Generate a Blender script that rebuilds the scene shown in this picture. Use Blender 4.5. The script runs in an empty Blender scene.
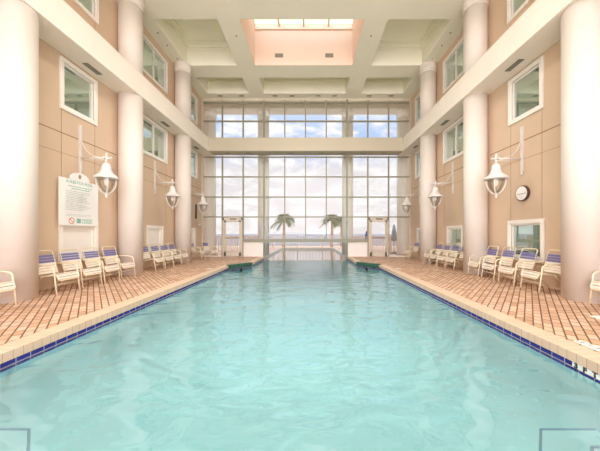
import bpy, bmesh, math, random
from mathutils import Vector, Matrix
random.seed(7)
C = bpy.context.scene.collection
SC = bpy.context.scene
PI = math.pi

# ------------------------------------------------------------------ materials
def new_mat(name):
    m = bpy.data.materials.new(name); m.use_nodes = True
    nt = m.node_tree
    for n in list(nt.nodes):
        if n.type != 'OUTPUT_MATERIAL': nt.nodes.remove(n)
    return m, nt, nt.nodes['Material Output']

def paint(name, col, rough=0.6, var=0.04, scale=3.0, metal=0.0, bump=0.0, spec=0.5):
    m, nt, out = new_mat(name)
    N, L = nt.nodes, nt.links
    b = N.new('ShaderNodeBsdfPrincipled')
    b.inputs['Roughness'].default_value = rough
    b.inputs['Metallic'].default_value = metal
    b.inputs['Specular IOR Level'].default_value = spec
    tc = N.new('ShaderNodeTexCoord')
    no = N.new('ShaderNodeTexNoise'); no.inputs['Scale'].default_value = scale
    no.inputs['Detail'].default_value = 5
    L.new(tc.outputs['Object'], no.inputs['Vector'])
    r = N.new('ShaderNodeValToRGB')
    r.color_ramp.elements[0].position = 0.3; r.color_ramp.elements[1].position = 0.7
    r.color_ramp.elements[0].color = tuple(max(0, c*(1-var)) for c in col)+(1,)
    r.color_ramp.elements[1].color = tuple(min(1, c*(1+var)) for c in col)+(1,)
    L.new(no.outputs['Fac'], r.inputs['Fac'])
    L.new(r.outputs['Color'], b.inputs['Base Color'])
    if bump:
        bp = N.new('ShaderNodeBump'); bp.inputs['Strength'].default_value = bump
        bp.inputs['Distance'].default_value = 0.01
        n2 = N.new('ShaderNodeTexNoise'); n2.inputs['Scale'].default_value = scale*20
        L.new(tc.outputs['Object'], n2.inputs['Vector'])
        L.new(n2.outputs['Fac'], bp.inputs['Height']); L.new(bp.outputs['Normal'], b.inputs['Normal'])
    L.new(b.outputs['BSDF'], out.inputs['Surface'])
    return m

def clear_glass(name, tint=(0.96, 0.98, 0.97), refl=1.0):
    m, nt, out = new_mat(name)
    N, L = nt.nodes, nt.links
    t = N.new('ShaderNodeBsdfTransparent'); t.inputs['Color'].default_value = tint+(1,)
    g = N.new('ShaderNodeBsdfGlossy'); g.inputs['Roughness'].default_value = 0.02
    f = N.new('ShaderNodeFresnel'); f.inputs['IOR'].default_value = 1.5
    mu = N.new('ShaderNodeMath'); mu.operation = 'MULTIPLY'; mu.inputs[1].default_value = refl
    mx = N.new('ShaderNodeMixShader')
    L.new(f.outputs['Fac'], mu.inputs[0]); L.new(mu.outputs[0], mx.inputs['Fac'])
    L.new(t.outputs['BSDF'], mx.inputs[1]); L.new(g.outputs['BSDF'], mx.inputs[2])
    L.new(mx.outputs['Shader'], out.inputs['Surface'])
    return m

def mirror_glass(name, col, refl=0.45):
    """dark tinted pane that mirrors the hall"""
    m, nt, out = new_mat(name)
    N, L = nt.nodes, nt.links
    t = N.new('ShaderNodeBsdfTransparent'); t.inputs['Color'].default_value = col+(1,)
    d = N.new('ShaderNodeBsdfDiffuse'); d.inputs['Color'].default_value = col+(1,)
    m1 = N.new('ShaderNodeMixShader'); m1.inputs['Fac'].default_value = .45
    L.new(t.outputs['BSDF'], m1.inputs[1]); L.new(d.outputs['BSDF'], m1.inputs[2])
    g = N.new('ShaderNodeBsdfGlossy'); g.inputs['Roughness'].default_value = 0.02
    g.inputs['Color'].default_value = (0.88, 0.98, 0.92, 1)
    mx = N.new('ShaderNodeMixShader'); mx.inputs['Fac'].default_value = refl
    L.new(m1.outputs[0], mx.inputs[1]); L.new(g.outputs['BSDF'], mx.inputs[2])
    L.new(mx.outputs['Shader'], out.inputs['Surface'])
    return m

def math_node(nt, op, a, b=None, c=None):
    n = nt.nodes.new('ShaderNodeMath'); n.operation = op
    for i, v in enumerate((a, b, c)):
        if v is None: continue
        if isinstance(v, (int, float)): n.inputs[i].default_value = v
        else: nt.links.new(v, n.inputs[i])
    return n.outputs[0]

def paver_mat(name, c1, c2, mortar, angle=-0.88, w=0.2, h=0.1, mirror_at=-0.2):
    m, nt, out = new_mat(name)
    N, L = nt.nodes, nt.links
    b = N.new('ShaderNodeBsdfPrincipled'); b.inputs['Roughness'].default_value = 0.62
    geo = N.new('ShaderNodeTexCoord')
    sep = N.new('ShaderNodeSeparateXYZ'); L.new(geo.outputs['Object'], sep.inputs[0])
    x = math_node(nt, 'ABSOLUTE', math_node(nt, 'SUBTRACT', sep.outputs['X'], mirror_at))
    cmb = N.new('ShaderNodeCombineXYZ'); L.new(x, cmb.inputs['X']); L.new(sep.outputs['Y'], cmb.inputs['Y'])
    rot = N.new('ShaderNodeVectorRotate'); rot.rotation_type = 'Z_AXIS'; rot.inputs['Angle'].default_value = angle
    L.new(cmb.outputs[0], rot.inputs['Vector'])
    br = N.new('ShaderNodeTexBrick'); br.inputs['Scale'].default_value = 1.0
    br.inputs['Brick Width'].default_value = w; br.inputs['Row Height'].default_value = h
    br.inputs['Mortar Size'].default_value = 0.010; br.inputs['Mortar Smooth'].default_value = 0.3
    br.inputs['Bias'].default_value = 0.0
    br.inputs['Color1'].default_value = c1+(1,); br.inputs['Color2'].default_value = c2+(1,)
    br.inputs['Mortar'].default_value = mortar+(1,)
    L.new(rot.outputs[0], br.inputs['Vector'])
    no = N.new('ShaderNodeTexNoise'); no.inputs['Scale'].default_value = 2.2; no.inputs['Detail'].default_value = 6
    L.new(geo.outputs['Object'], no.inputs['Vector'])
    mr = N.new('ShaderNodeMapRange'); mr.inputs['From Min'].default_value = 0.3; mr.inputs['From Max'].default_value = 0.7
    mr.inputs['To Min'].default_value = 0.86; mr.inputs['To Max'].default_value = 1.12
    L.new(no.outputs['Fac'], mr.inputs['Value'])
    mx = N.new('ShaderNodeMix'); mx.data_type = 'RGBA'; mx.blend_type = 'MULTIPLY'; mx.inputs['Factor'].default_value = 1
    L.new(br.outputs['Color'], mx.inputs['A']); L.new(mr.outputs[0], mx.inputs['B'])
    L.new(mx.outputs['Result'], b.inputs['Base Color'])
    bp = N.new('ShaderNodeBump'); bp.inputs['Strength'].default_value = 0.5; bp.inputs['Distance'].default_value = 0.006
    inv = math_node(nt, 'SUBTRACT', 1.0, br.outputs['Fac'])
    L.new(inv, bp.inputs['Height']); L.new(bp.outputs['Normal'], b.inputs['Normal'])
    L.new(b.outputs['BSDF'], out.inputs['Surface'])
    return m

def course_mat(name, c1, c2, joint, pitch, axis='Y', jw=0.06, rough=0.5):
    """strip of bricks or tiles laid end to end along an axis, thin joints between"""
    m, nt, out = new_mat(name)
    N, L = nt.nodes, nt.links
    b = N.new('ShaderNodeBsdfPrincipled'); b.inputs['Roughness'].default_value = rough
    tc = N.new('ShaderNodeTexCoord'); sep = N.new('ShaderNodeSeparateXYZ'); L.new(tc.outputs['Object'], sep.inputs[0])
    q = math_node(nt, 'DIVIDE', sep.outputs[axis], pitch)
    fr = math_node(nt, 'FRACT', q); fl = math_node(nt, 'FLOOR', q)
    j = math_node(nt, 'LESS_THAN', fr, jw)
    wn = N.new('ShaderNodeTexWhiteNoise'); wn.noise_dimensions = '1D'; L.new(fl, wn.inputs['W'])
    mx = N.new('ShaderNodeMix'); mx.data_type = 'RGBA'
    L.new(wn.outputs['Value'], mx.inputs['Factor'])
    mx.inputs['A'].default_value = c1+(1,); mx.inputs['B'].default_value = c2+(1,)
    m2 = N.new('ShaderNodeMix'); m2.data_type = 'RGBA'
    L.new(j, m2.inputs['Factor']); L.new(mx.outputs['Result'], m2.inputs['A']); m2.inputs['B'].default_value = joint+(1,)
    L.new(m2.outputs['Result'], b.inputs['Base Color'])
    L.new(b.outputs['BSDF'], out.inputs['Surface'])
    return m

def water_mat(name, tint, wave=0.036):
    m, nt, out = new_mat(name)
    N, L = nt.nodes, nt.links
    t = N.new('ShaderNodeBsdfTransparent'); t.inputs['Color'].default_value = tint+(1,)
    g = N.new('ShaderNodeBsdfGlossy'); g.inputs['Roughness'].default_value = 0.03
    tc = N.new('ShaderNodeTexCoord')
    mp = N.new('ShaderNodeMapping'); mp.inputs['Scale'].default_value = (1.0, 1.5, 1.0)
    L.new(tc.outputs['Object'], mp.inputs['Vector'])
    n1 = N.new('ShaderNodeTexNoise'); n1.inputs['Scale'].default_value = 1.7; n1.inputs['Detail'].default_value = 1.5
    n1.inputs['Distortion'].default_value = 0.7; n1.inputs['Roughness'].default_value = 0.4
    L.new(mp.outputs[0], n1.inputs['Vector'])
    n2 = N.new('ShaderNodeTexNoise'); n2.inputs['Scale'].default_value = 5.0; n2.inputs['Detail'].default_value = 1
    L.new(mp.outputs[0], n2.inputs['Vector'])
    h = math_node(nt, 'ADD', n1.outputs['Fac'], math_node(nt, 'MULTIPLY', n2.outputs['Fac'], 0.12))
    bp = N.new('ShaderNodeBump'); bp.inputs['Strength'].default_value = 1.0; bp.inputs['Distance'].default_value = wave
    L.new(h, bp.inputs['Height'])
    L.new(bp.outputs['Normal'], g.inputs['Normal'])
    f = N.new('ShaderNodeFresnel'); f.inputs['IOR'].default_value = 2.1; L.new(bp.outputs['Normal'], f.inputs['Normal'])
    mx = N.new('ShaderNodeMixShader'); L.new(f.outputs['Fac'], mx.inputs['Fac'])
    L.new(t.outputs['BSDF'], mx.inputs[1]); L.new(g.outputs['BSDF'], mx.inputs[2])
    L.new(mx.outputs['Shader'], out.inputs['Surface'])
    return m

M = {}
M['tan']     = paint('tan_wall_paint', (0.645, 0.49, 0.35), 0.75, 0.03, 1.2)
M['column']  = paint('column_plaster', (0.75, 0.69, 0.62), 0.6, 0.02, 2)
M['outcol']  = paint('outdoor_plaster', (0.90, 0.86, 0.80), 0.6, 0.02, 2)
M['ledge']   = paint('ledge_plaster', (0.87, 0.82, 0.72), 0.65, 0.02, 2)
M['ceiling'] = paint('ceiling_plaster', (0.87, 0.86, 0.715), 0.7, 0.02, 1)
M['peach']   = paint('peach_plaster', (0.80, 0.62, 0.48), 0.7, 0.02, 1)
M['beam']    = paint('shaded_beam_plaster', (0.50, 0.455, 0.345), 0.7, 0.02, 1)  # darker than the ledge plaster, backlit shade put into the colour
M['white']   = paint('white_trim', (0.88, 0.85, 0.78), 0.4, 0.015)
M['panel']   = paint('white_panel', (0.86, 0.82, 0.76), 0.5, 0.02)
M['enamel']  = paint('white_enamel', (0.70, 0.67, 0.62), 0.35, 0.03, 8)
M['cream']   = paint('cream_tube', (0.80, 0.70, 0.50), 0.35, 0.03, 8)
M['strap']   = paint('white_vinyl', (0.87, 0.81, 0.69), 0.45, 0.03, 10)
M['blue']    = paint('blue_vinyl', (0.18, 0.175, 0.37), 0.4, 0.05, 10)
M['mullion'] = paint('mullion_metal', (0.28, 0.27, 0.19), 0.45, 0.05, 4)
M['frame']   = paint('door_metal', (0.62, 0.56, 0.44), 0.45, 0.04, 4)
M['dark']    = paint('dark_grille', (0.20, 0.17, 0.13), 0.6, 0.1, 20)
M['joint']   = paint('wall_joint', (0.30, 0.19, 0.11), 0.8, 0.1, 5)
M['black']   = paint('black_metal', (0.02, 0.02, 0.02), 0.4, 0.1)
M['signwhite'] = paint('sign_white', (0.90, 0.90, 0.87), 0.4, 0.01)
M['signgreen'] = paint('sign_green', (0.22, 0.50, 0.40), 0.5, 0.03)
M['signgrey'] = paint('sign_grey', (0.50, 0.62, 0.57), 0.5, 0.03)
M['signred'] = paint('sign_red', (0.75, 0.18, 0.15), 0.5, 0.03)
M['clockrim'] = paint('clock_rim', (0.10, 0.05, 0.03), 0.3, 0.1, 10)
M['clockface'] = paint('clock_face', (0.90, 0.88, 0.85), 0.3, 0.01)
M['grey']    = paint('grey_ink', (0.14, 0.14, 0.14), 0.5, 0.02)
M['pads']    = paint('green_rubber', (0.02, 0.085, 0.05), 0.5, 0.35, 9)
M['plaster'] = paint('pool_plaster', (0.53, 0.88, 0.925), 0.7, 0.035, 1.5)
M['bench']   = paint('bench_plaster', (0.62, 0.87, 0.82), 0.7, 0.03, 1.5)
M['grout']   = paint('pool_band', (0.60, 0.56, 0.48), 0.6, 0.06, 8)
M['markwhite'] = paint('marker_white', (0.88, 0.87, 0.83), 0.4, 0.03, 10)
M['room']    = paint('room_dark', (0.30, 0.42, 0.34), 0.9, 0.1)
M['blind']   = paint('blind_slats', (0.55, 0.58, 0.48), 0.6, 0.04, 6)
M['pavers']  = paver_mat('deck_pavers', (0.72, 0.50, 0.36), (0.52, 0.30, 0.175), (0.15, 0.08, 0.04))
M['outdeck'] = paver_mat('outdoor_pavers', (0.80, 0.60, 0.50), (0.74, 0.52, 0.42), (0.5, 0.36, 0.3), w=0.4, h=0.2)
M['coping']  = course_mat('coping_bricks', (0.68, 0.505, 0.37), (0.62, 0.45, 0.32), (0.34, 0.23, 0.14), 0.102, jw=0.05)
M['tile']    = course_mat('blue_tiles', (0.012, 0.008, 0.20), (0.02, 0.012, 0.26), (0.55, 0.55, 0.60), 0.152, jw=0.045, rough=0.2)
M['nosing']  = paint('faded_blue_nosing', (0.24, 0.48, 0.68), 0.4, 0.1, 12)
M['glass']   = clear_glass('window_glass', refl=0.15)
M['lampglass'] = clear_glass('lamp_glass', (0.96, 0.95, 0.92), 0.6)
M['pane']    = mirror_glass('tinted_pane', (0.34, 0.48, 0.38), 0.55)
M['water']   = water_mat('pool_water', (0.88, 0.985, 0.98))
M['outwater'] = water_mat('outdoor_pool_water', (0.96, 0.99, 0.99), 0.010)
M['sea']     = paint('sea', (0.30, 0.32, 0.37), 0.9, 0.06, 0.02, spec=0.0)
M['sand']    = paint('sand', (0.78, 0.68, 0.56), 0.9, 0.06, 0.4)
M['fence']   = paint('fence_paint', (0.78, 0.60, 0.52), 0.6, 0.05, 4)
M['trunk']   = paint('palm_bark', (0.52, 0.33, 0.21), 0.9, 0.3, 9, bump=0.6)
M['frond']   = paint('palm_frond', (0.15, 0.16, 0.045), 0.6, 0.35, 3)
M['umbblue'] = paint('blue_canvas', (0.10, 0.14, 0.34), 0.8, 0.1, 6)
M['umbgrey'] = paint('grey_canvas', (0.36, 0.38, 0.42), 0.8, 0.1, 6)

# ------------------------------------------------------------------ geometry helpers
class MB:
    def __init__(s): s.v = []; s.f = []; s.smooth = []
    def add(s, vs, fs, smooth=False):
        o = len(s.v); s.v += [tuple(p) for p in vs]
        for f in fs: s.f.append(tuple(i+o for i in f)); s.smooth.append(smooth)
    def box(s, x0, x1, y0, y1, z0, z1):
        vs = [(x, y, z) for z in (z0, z1) for y in (y0, y1) for x in (x0, x1)]
        s.add(vs, [(0,2,3,1), (4,5,7,6), (0,1,5,4), (2,6,7,3), (0,4,6,2), (1,3,7,5)])
        return s
    def prism(s, poly, z0, z1):
        n = len(poly)
        vs = [(x, y, z0) for x, y in poly]+[(x, y, z1) for x, y in poly]
        fs = [tuple(range(n-1, -1, -1)), tuple(range(n, 2*n))]+[(i, (i+1) % n, n+(i+1) % n, n+i) for i in range(n)]
        s.add(vs, fs); return s
    def lathe(s, prof, c=(0,0,0), n=24, cap=True):
        """prof: list of (r, z)"""
        vs = []; fs = []
        for r, z in prof:
            for k in range(n):
                a = 2*PI*k/n; vs.append((c[0]+r*math.cos(a), c[1]+r*math.sin(a), c[2]+z))
        for i in range(len(prof)-1):
            for k in range(n):
                k2 = (k+1) % n
                fs.append((i*n+k, i*n+k2, (i+1)*n+k2, (i+1)*n+k))
        s.add(vs, fs, True)
        if cap:
            o = len(s.v)-len(vs)
            s.f.append(tuple(o+k for k in range(n-1, -1, -1))); s.smooth.append(False)
            t = o+(len(prof)-1)*n
            s.f.append(tuple(t+k for k in range(n))); s.smooth.append(False)
        return s
    def tube(s, pts, r, n=8, closed=False):
        P = [Vector(p) for p in pts]; m = len(P)
        rr = r if isinstance(r, (list, tuple)) else [r]*m
        vs = []; up = None
        for i in range(m):
            if closed: d = P[(i+1) % m]-P[i-1]
            else: d = P[min(i+1, m-1)]-P[max(i-1, 0)]
            d.normalize()
            if up is None:
                up = Vector((0,0,1)) if abs(d.z) < .9 else Vector((1,0,0))
            a = d.cross(up)
            if a.length < 1e-5: a = d.cross(Vector((0,1,0)))
            a.normalize(); b = a.cross(d); b.normalize(); up = b
            for k in range(n):
                t = 2*PI*k/n
                vs.append(P[i]+(a*math.cos(t)+b*math.sin(t))*rr[i])
        fs = []
        for i in range(m if closed else m-1):
            j = (i+1) % m
            for k in range(n):
                k2 = (k+1) % n; fs.append((i*n+k, i*n+k2, j*n+k2, j*n+k))
        if not closed:
            fs.append(tuple(range(n-1, -1, -1))); fs.append(tuple((m-1)*n+k for k in range(n)))
        s.add(vs, fs, True); return s
    def build(s, name, mat, parent=None, bevel=0.0):
        me = bpy.data.meshes.new(name); me.from_pydata(s.v, [], s.f)
        for p, sm in zip(me.polygons, s.smooth): p.use_smooth = sm
        bm = bmesh.new(); bm.from_mesh(me); bmesh.ops.recalc_face_normals(bm, faces=bm.faces); bm.to_mesh(me); bm.free()
        me.materials.append(M[mat] if isinstance(mat, str) else mat); me.update()
        o = bpy.data.objects.new(name, me); C.objects.link(o)
        if parent: o.parent = parent
        if bevel:
            b = o.modifiers.new('bevel', 'BEVEL'); b.width = bevel; b.segments = 2; b.limit_method = 'ANGLE'
        return o

def bez(p0, p1, p2, n=8):
    return [tuple((1-t)**2*a+2*t*(1-t)*b+t*t*c for a, b, c in zip(p0, p1, p2)) for t in [i/n for i in range(n+1)]]
def smoothpath(pts, r=0.06, n=4):
    P = [Vector(p) for p in pts]; out = [P[0]]
    for i in range(1, len(P)-1):
        a = P[i]+(P[i-1]-P[i]).normalized()*min(r, (P[i-1]-P[i]).length*.45)
        c = P[i]+(P[i+1]-P[i]).normalized()*min(r, (P[i+1]-P[i]).length*.45)
        out += [Vector(q) for q in bez(a, P[i], c, n)]
    return out+[P[-1]]

def tag(o, label, cat=None, group=None, kind=None):
    o['label'] = label
    if cat: o['category'] = cat
    if group: o['group'] = group
    if kind: o['kind'] = kind
    return o
def empty(name, loc, rz=0):
    o = bpy.data.objects.new(name, None); C.objects.link(o); o.location = loc; o.rotation_euler = (0, 0, rz)
    o.empty_display_size = .1; return o
def dup(root, loc, rz=0, label=None, group=None):
    r = root.copy(); C.objects.link(r); r.location = loc; r.rotation_euler = (0, 0, rz)
    if label: r['label'] = label
    if group: r['group'] = group
    def rec(a, b):
        for ch in list(a.children):
            c = ch.copy(); C.objects.link(c); c.parent = b; rec(ch, c)
    rec(root, r)
    return r
def struct(o, label, cat=None): return tag(o, label, cat, kind='structure')

def text(name, body, mat, parent, loc, rot, size, ext=0.001, align='LEFT', bold=0.0):
    cu = bpy.data.curves.new(name, 'FONT'); cu.body = body; cu.size = size; cu.extrude = ext
    cu.align_x = align; cu.offset = bold
    cu.materials.append(M[mat])
    t = bpy.data.objects.new(name+'_curve', cu); C.objects.link(t)
    bpy.context.view_layer.update()
    me = bpy.data.meshes.new_from_object(t.evaluated_get(bpy.context.evaluated_depsgraph_get()))
    bpy.data.objects.remove(t); bpy.data.curves.remove(cu); me.name = name
    o = bpy.data.objects.new(name, me); C.objects.link(o); o.parent = parent
    o.location = loc; o.rotation_euler = rot; return o

# ------------------------------------------------------------------ key dimensions
XL, XR = -5.98, 5.58           # inner wall faces
YF, YB = 14.6, -4.0            # glazed end, open end behind the photographer
ZLB, ZLT = 5.58, 6.28          # ledge
ZC = 8.73                      # beam soffit
LX, RX = -5.30, 4.86           # ledge front faces
PL, PR = -3.2, 2.77            # pool sides
WZ = -0.17                     # water level
COLY = (5.06, 8.36, 11.8)
poly_in = [(PL, 0.5), (PL, 10.4), (-2.5, 11.35), (-2.5, YF), (2.05, YF), (2.05, 11.6), (PR, 10.65), (PR, 0.5)]
W_ = 0.26
poly_out = [(PL-W_, 0.5-W_), (PL-W_, 10.4+.10), (-2.5-W_, 11.35+.10), (-2.5-W_, YF), (2.05+W_, YF), (2.05+W_, 11.6+.10), (PR+W_, 10.65+.10), (PR+W_, 0.5-W_)]

# ------------------------------------------------------------------ floor
fb = MB()
o_ = poly_out
def slab(mb, poly, z0=-0.12, z1=0.0): mb.prism(poly, z0, z1)
slab(fb, [(XL, o_[0][1]), o_[0], o_[1], (XL, o_[1][1])])
slab(fb, [(XL, o_[1][1]), o_[1], o_[2], (XL, o_[2][1])])
slab(fb, [(XL, o_[2][1]), o_[2], o_[3], (XL, YF)])
slab(fb, [o_[7], (XR, o_[7][1]), (XR, o_[6][1]), o_[6]])
slab(fb, [o_[6], (XR, o_[6][1]), (XR, o_[5][1]), o_[5]])
slab(fb, [o_[5], (XR, o_[5][1]), (XR, YF), o_[4]])
slab(fb, [(XL, YB), (XR, YB), (XR, o_[0][1]), (XL, o_[0][1])])
struct(fb.build('floor', 'pavers'), 'tan brick paver deck laid diagonally around the indoor pool')

# coping, tile band and basin
def ring(mb, a, b, z0, z1, closed=True, skip=()):
    n = len(a)
    for i in range(n if closed else n-1):
        if i in skip: continue
        j = (i+1) % n
        mb.prism([a[i], a[j], b[j], b[i]], z0, z1)
def offset(poly, d):
    """shift a polygon outwards (positive) by simple x/y scaling about its centreline"""
    r = []
    for x, y in poly:
        r.append((x+(d if x > -.2 else -d), y+(d*.4 if 1 < y < 14 else (-d if y < 1 else 0))))
    return r
basin = MB()
z_floor = -1.10
inn = poly_in
n = len(inn)
out2 = offset(inn, .12)
prof = [(-.12, -.19), (0, -.19), (.03, -.40), (.12, -.62), (.30, -.82), (.55, -.96), (.90, -1.06), (1.35, -1.10)]
vs = []
for d, z in prof: vs += [(x, y, z) for x, y in offset(inn, -d)]
fs = []
for r_ in range(len(prof)-1):
    for i in range(n):
        if i == 3: continue
        j = (i+1) % n
        fs.append((r_*n+i, r_*n+j, (r_+1)*n+j, (r_+1)*n+i))
fs.append(tuple((len(prof)-1)*n+i for i in range(n)))
basin.add(vs, fs, True)
basin.prism([(-2.5, YF), (2.05, YF), (2.05, YF+.12), (-2.5, YF+.12)], z_floor-.1, -0.24)
bo = basin.build('pool_basin', 'plaster')
struct(bo, 'pale aqua plastered pool basin under the water')
cp = MB(); ring(cp, inn, poly_out, -0.095, 0.004, skip=(3,)); cp.build('coping', 'coping', bo)
out1 = offset(inn, .10); in1 = offset(inn, .018)
gb = MB(); ring(gb, offset(inn, .02), out1, -0.19, -0.095, skip=(3,)); gb.build('waterline_band', 'grout', bo)
tb = MB()
ti = offset(inn, .008); to = offset(inn, .02)
for i in range(n):
    if i in (3, 7): continue
    j = (i+1) % n
    a, b, c, d = ti[i], ti[j], to[j], to[i]
    if i == 6:   # the row stops at the depth tiles
        t = (10.65-2.815)/(10.65-.5)
        b = (ti[i][0]+(ti[j][0]-ti[i][0])*t, ti[i][1]+(ti[j][1]-ti[i][1])*t); c = (to[i][0], b[1])
    tb.prism([a, b, c, d], -0.147, -0.100)
    tb.prism([ti[i], ti[j], to[j], to[i]], -0.205, -0.166)  # lower row stands in for the tile reflection in the water
tb.build('tile_band_and_reflection', 'tile', bo)

# benches in the near corners, with blue tile nosing
def shelf(name, poly, z0, z1, parent):
    b = MB(); b.prism(poly, z0, z1); o = b.build(name, 'plaster', parent)
    nb = MB()
    for p, q in ((poly[1], poly[2]), (poly[2], poly[3])):
        nb.tube([(p[0], p[1], z1), (q[0], q[1], z1)], .011, 6)
    nb.build('tile_nosing', 'nosing', o)
shelf('bench', [(PL, .5), (PL, 2.48), (-2.63, 2.48), (-.58, .5)], z_floor, -.58, bo)
shelf('bench', [(PR, .5), (PR, 2.48), (2.16, 2.48), (.40, .5)], z_floor, -.58, bo)
shelf('step', [(PR, .5), (PR, 2.05), (2.18, 2.05), (.62, .5)], -.58, -.40, bo)

w = MB(); w.add([(x, y, WZ) for x, y in inn], [tuple(range(n))])
tag(w.build('pool_water', 'water'), 'rippled turquoise water filling the indoor pool', 'water', kind='stuff')

# depth markers
def marker_face(y, glyph):
    e = empty('depth_tile', (PR+.008, y, -.125))
    m = MB(); m.box(0, .012, -.043, .043, -.028, .028); m.build('tile_face', 'markwhite', e)
    if glyph: text('numeral', glyph, 'black', e, (-.0012, .022, -.026), (PI/2, 0, -PI/2), .078, .0008, 'LEFT', .005)
    return e
tag(marker_face(2.765, '3'), 'white waterline tile with black figure at end of blue tile row', 'depth marker', 'waterline depth tiles')
tag(marker_face(2.675, 'F'), 'white waterline tile with black letter F below the coping', 'depth marker', 'waterline depth tiles')
tag(marker_face(2.585, 'T'), 'white waterline tile with black letter T near the picture edge', 'depth marker', 'waterline depth tiles')
def marker_top(x, y, rz, label, sx=.09, sy=.09, glyph=None):
    e = empty('deck_marker', (x, y, 0.0045), rz)
    m = MB(); m.box(-sx, sx, -sy, sy, -.003, .002); m.build('plate', 'markwhite', e)
    if glyph: text('numeral', glyph, 'grey', e, (0, -.04, .0022), (0, 0, 0), .11, .0005, 'CENTER', .002)
    return tag(e, label, 'depth marker', 'depth markers on the deck')
marker_top(3.12, 3.05, -PI/2, 'white deck tile with grey figure, first of three beside the coping', .041, .055, '3')
marker_top(3.12, 2.96, -PI/2, 'white deck tile with grey letter F, middle of three', .041, .055, 'F')
marker_top(3.12, 2.87, -PI/2, 'white deck tile with grey letter T, last of three', .041, .055, 'T')
marker_top(4.40, 3.95, 0, 'white plate set in the brick deck in front of near chair', .16, .09)
marker_top(-3.62, 9.5, 0, 'small white plate in deck beside the far bay of chairs, sign side', .09, .07)
marker_top(3.18, 9.5, 0, 'small white plate in deck beside the far bay of chairs, clock side', .09, .07)

# green pads on the chamfered corners
def pad(p, q, label):
    p = Vector((p[0], p[1], 0)); q = Vector((q[0], q[1], 0)); d = (q-p).normalized(); nn = Vector((d.y, -d.x, 0))
    if nn.y > 0: nn = -nn
    e = empty('edge_pad', (p+q)/2, math.atan2(d.y, d.x))
    L = (q-p).length/2
    sgn = -1
    m = MB(); m.box(-L, L, -.05, -.002, -.12, .02); m.build('front_roll', 'pads', e, .012)
    m = MB(); m.box(-L, L, -.05, .15, .008, .035); m.build('top_flap', 'pads', e, .008)
    m = MB(); m.box(-.05, .05, -.06, -.03, -.30, -.155); m.build('dark_upright', 'black', e, .006)  # dark upright block below the middle of the pad
    return tag(e, label, 'edge pad', 'green pads on the pool corners')
pad((PL, 10.4), (-2.5, 11.35), 'green rubber pad over pool corner on the rules sign side')
pad((2.05, 11.6), (PR, 10.65), 'green rubber pad over pool corner on the wall clock side')

# ------------------------------------------------------------------ side walls with openings
TH = 0.22
def wall_mesh(name, side, holes):
    """holes: (y0, y1, z0, z1)"""
    x = XL if side < 0 else XR
    xo = x+side*TH
    ys = sorted(set([YB, YF+.3]+[h[0] for h in holes]+[h[1] for h in holes]))
    zs = sorted(set([-.12, 9.9]+[h[2] for h in holes]+[h[3] for h in holes]))
    mb = MB()
    def hole(yc, zc): return any(h[0] < yc < h[1] and h[2] < zc < h[3] for h in holes)
    for xx in (x, xo):
        for i in range(len(ys)-1):
            for j in range(len(zs)-1):
                if hole((ys[i]+ys[i+1])/2, (zs[j]+zs[j+1])/2): continue
                mb.add([(xx, ys[i], zs[j]), (xx, ys[i+1], zs[j]), (xx, ys[i+1], zs[j+1]), (xx, ys[i], zs[j+1])], [(0,1,2,3)])
    for y0, y1, z0, z1 in holes:
        for a, b in (((y0, z0), (y1, z0)), ((y1, z0), (y1, z1)), ((y1, z1), (y0, z1)), ((y0, z1), (y0, z0))):
            mb.add([(x, a[0], a[1]), (x, b[0], b[1]), (xo, b[0], b[1]), (xo, a[0], a[1])], [(0,1,2,3)])
    bm_o = mb.build(name, 'tan')
    return bm_o
CW = 0.10      # casing width
WIN = {-1: [], 1: []}
for s in (-1, 1):
    WIN[s] += [('mid', 6.31, 7.42, 4.26, 5.51), ('mid', 9.25, 11.06, 4.15, 5.53), ('mid', 12.7, 14.0, 4.15, 5.53),
               ('top', 6.31, 7.46, 7.14, 8.45), ('top', 9.25, 11.06, 7.07, 8.40), ('top', 12.7, 14.0, 7.0, 8.38),
               ('low', 6.28, 7.44, 0.55, 1.62), ('low', 9.63, 10.75, 0.55, 1.57), ('low', 13.0, 13.78, 0.55, 1.57)]
for s, nm, lb in ((-1, 'wall_left', 'tan panelled side wall carrying the pool rules sign'), (1, 'wall_right', 'tan panelled side wall carrying the round clock')):
    holes = [(a+CW*.7, b-CW*.7, c+CW*.7, d-CW*.7) for _, a, b, c, d in WIN[s]]
    wo = struct(wall_mesh(nm, s, holes), lb)
    # joints between the wall panels
    x = XL if s < 0 else XR
    j = MB()
    def strip(y0, y1, z0, z1): j.box(min(x, x-s*.003), max(x, x-s*.003), y0, y1, z0, z1)
    for ya, yb in ((1.8, 4.95), (5.35, 8.2), (8.7, 11.6), (12.0, 14.5)):
        strip(ya, yb, 3.68, 3.705); strip(ya, yb, 3.205, 3.213)
    for kind, a, b, c, d in WIN[s]:
        if kind == 'mid':
            for y in (a+.06, b-.06):
                strip(y, y+.008, 1.62, c); 
                strip(y, y+.008, ZLT, 7.1)
    j.build('panel_joints', 'joint', wo)

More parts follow.
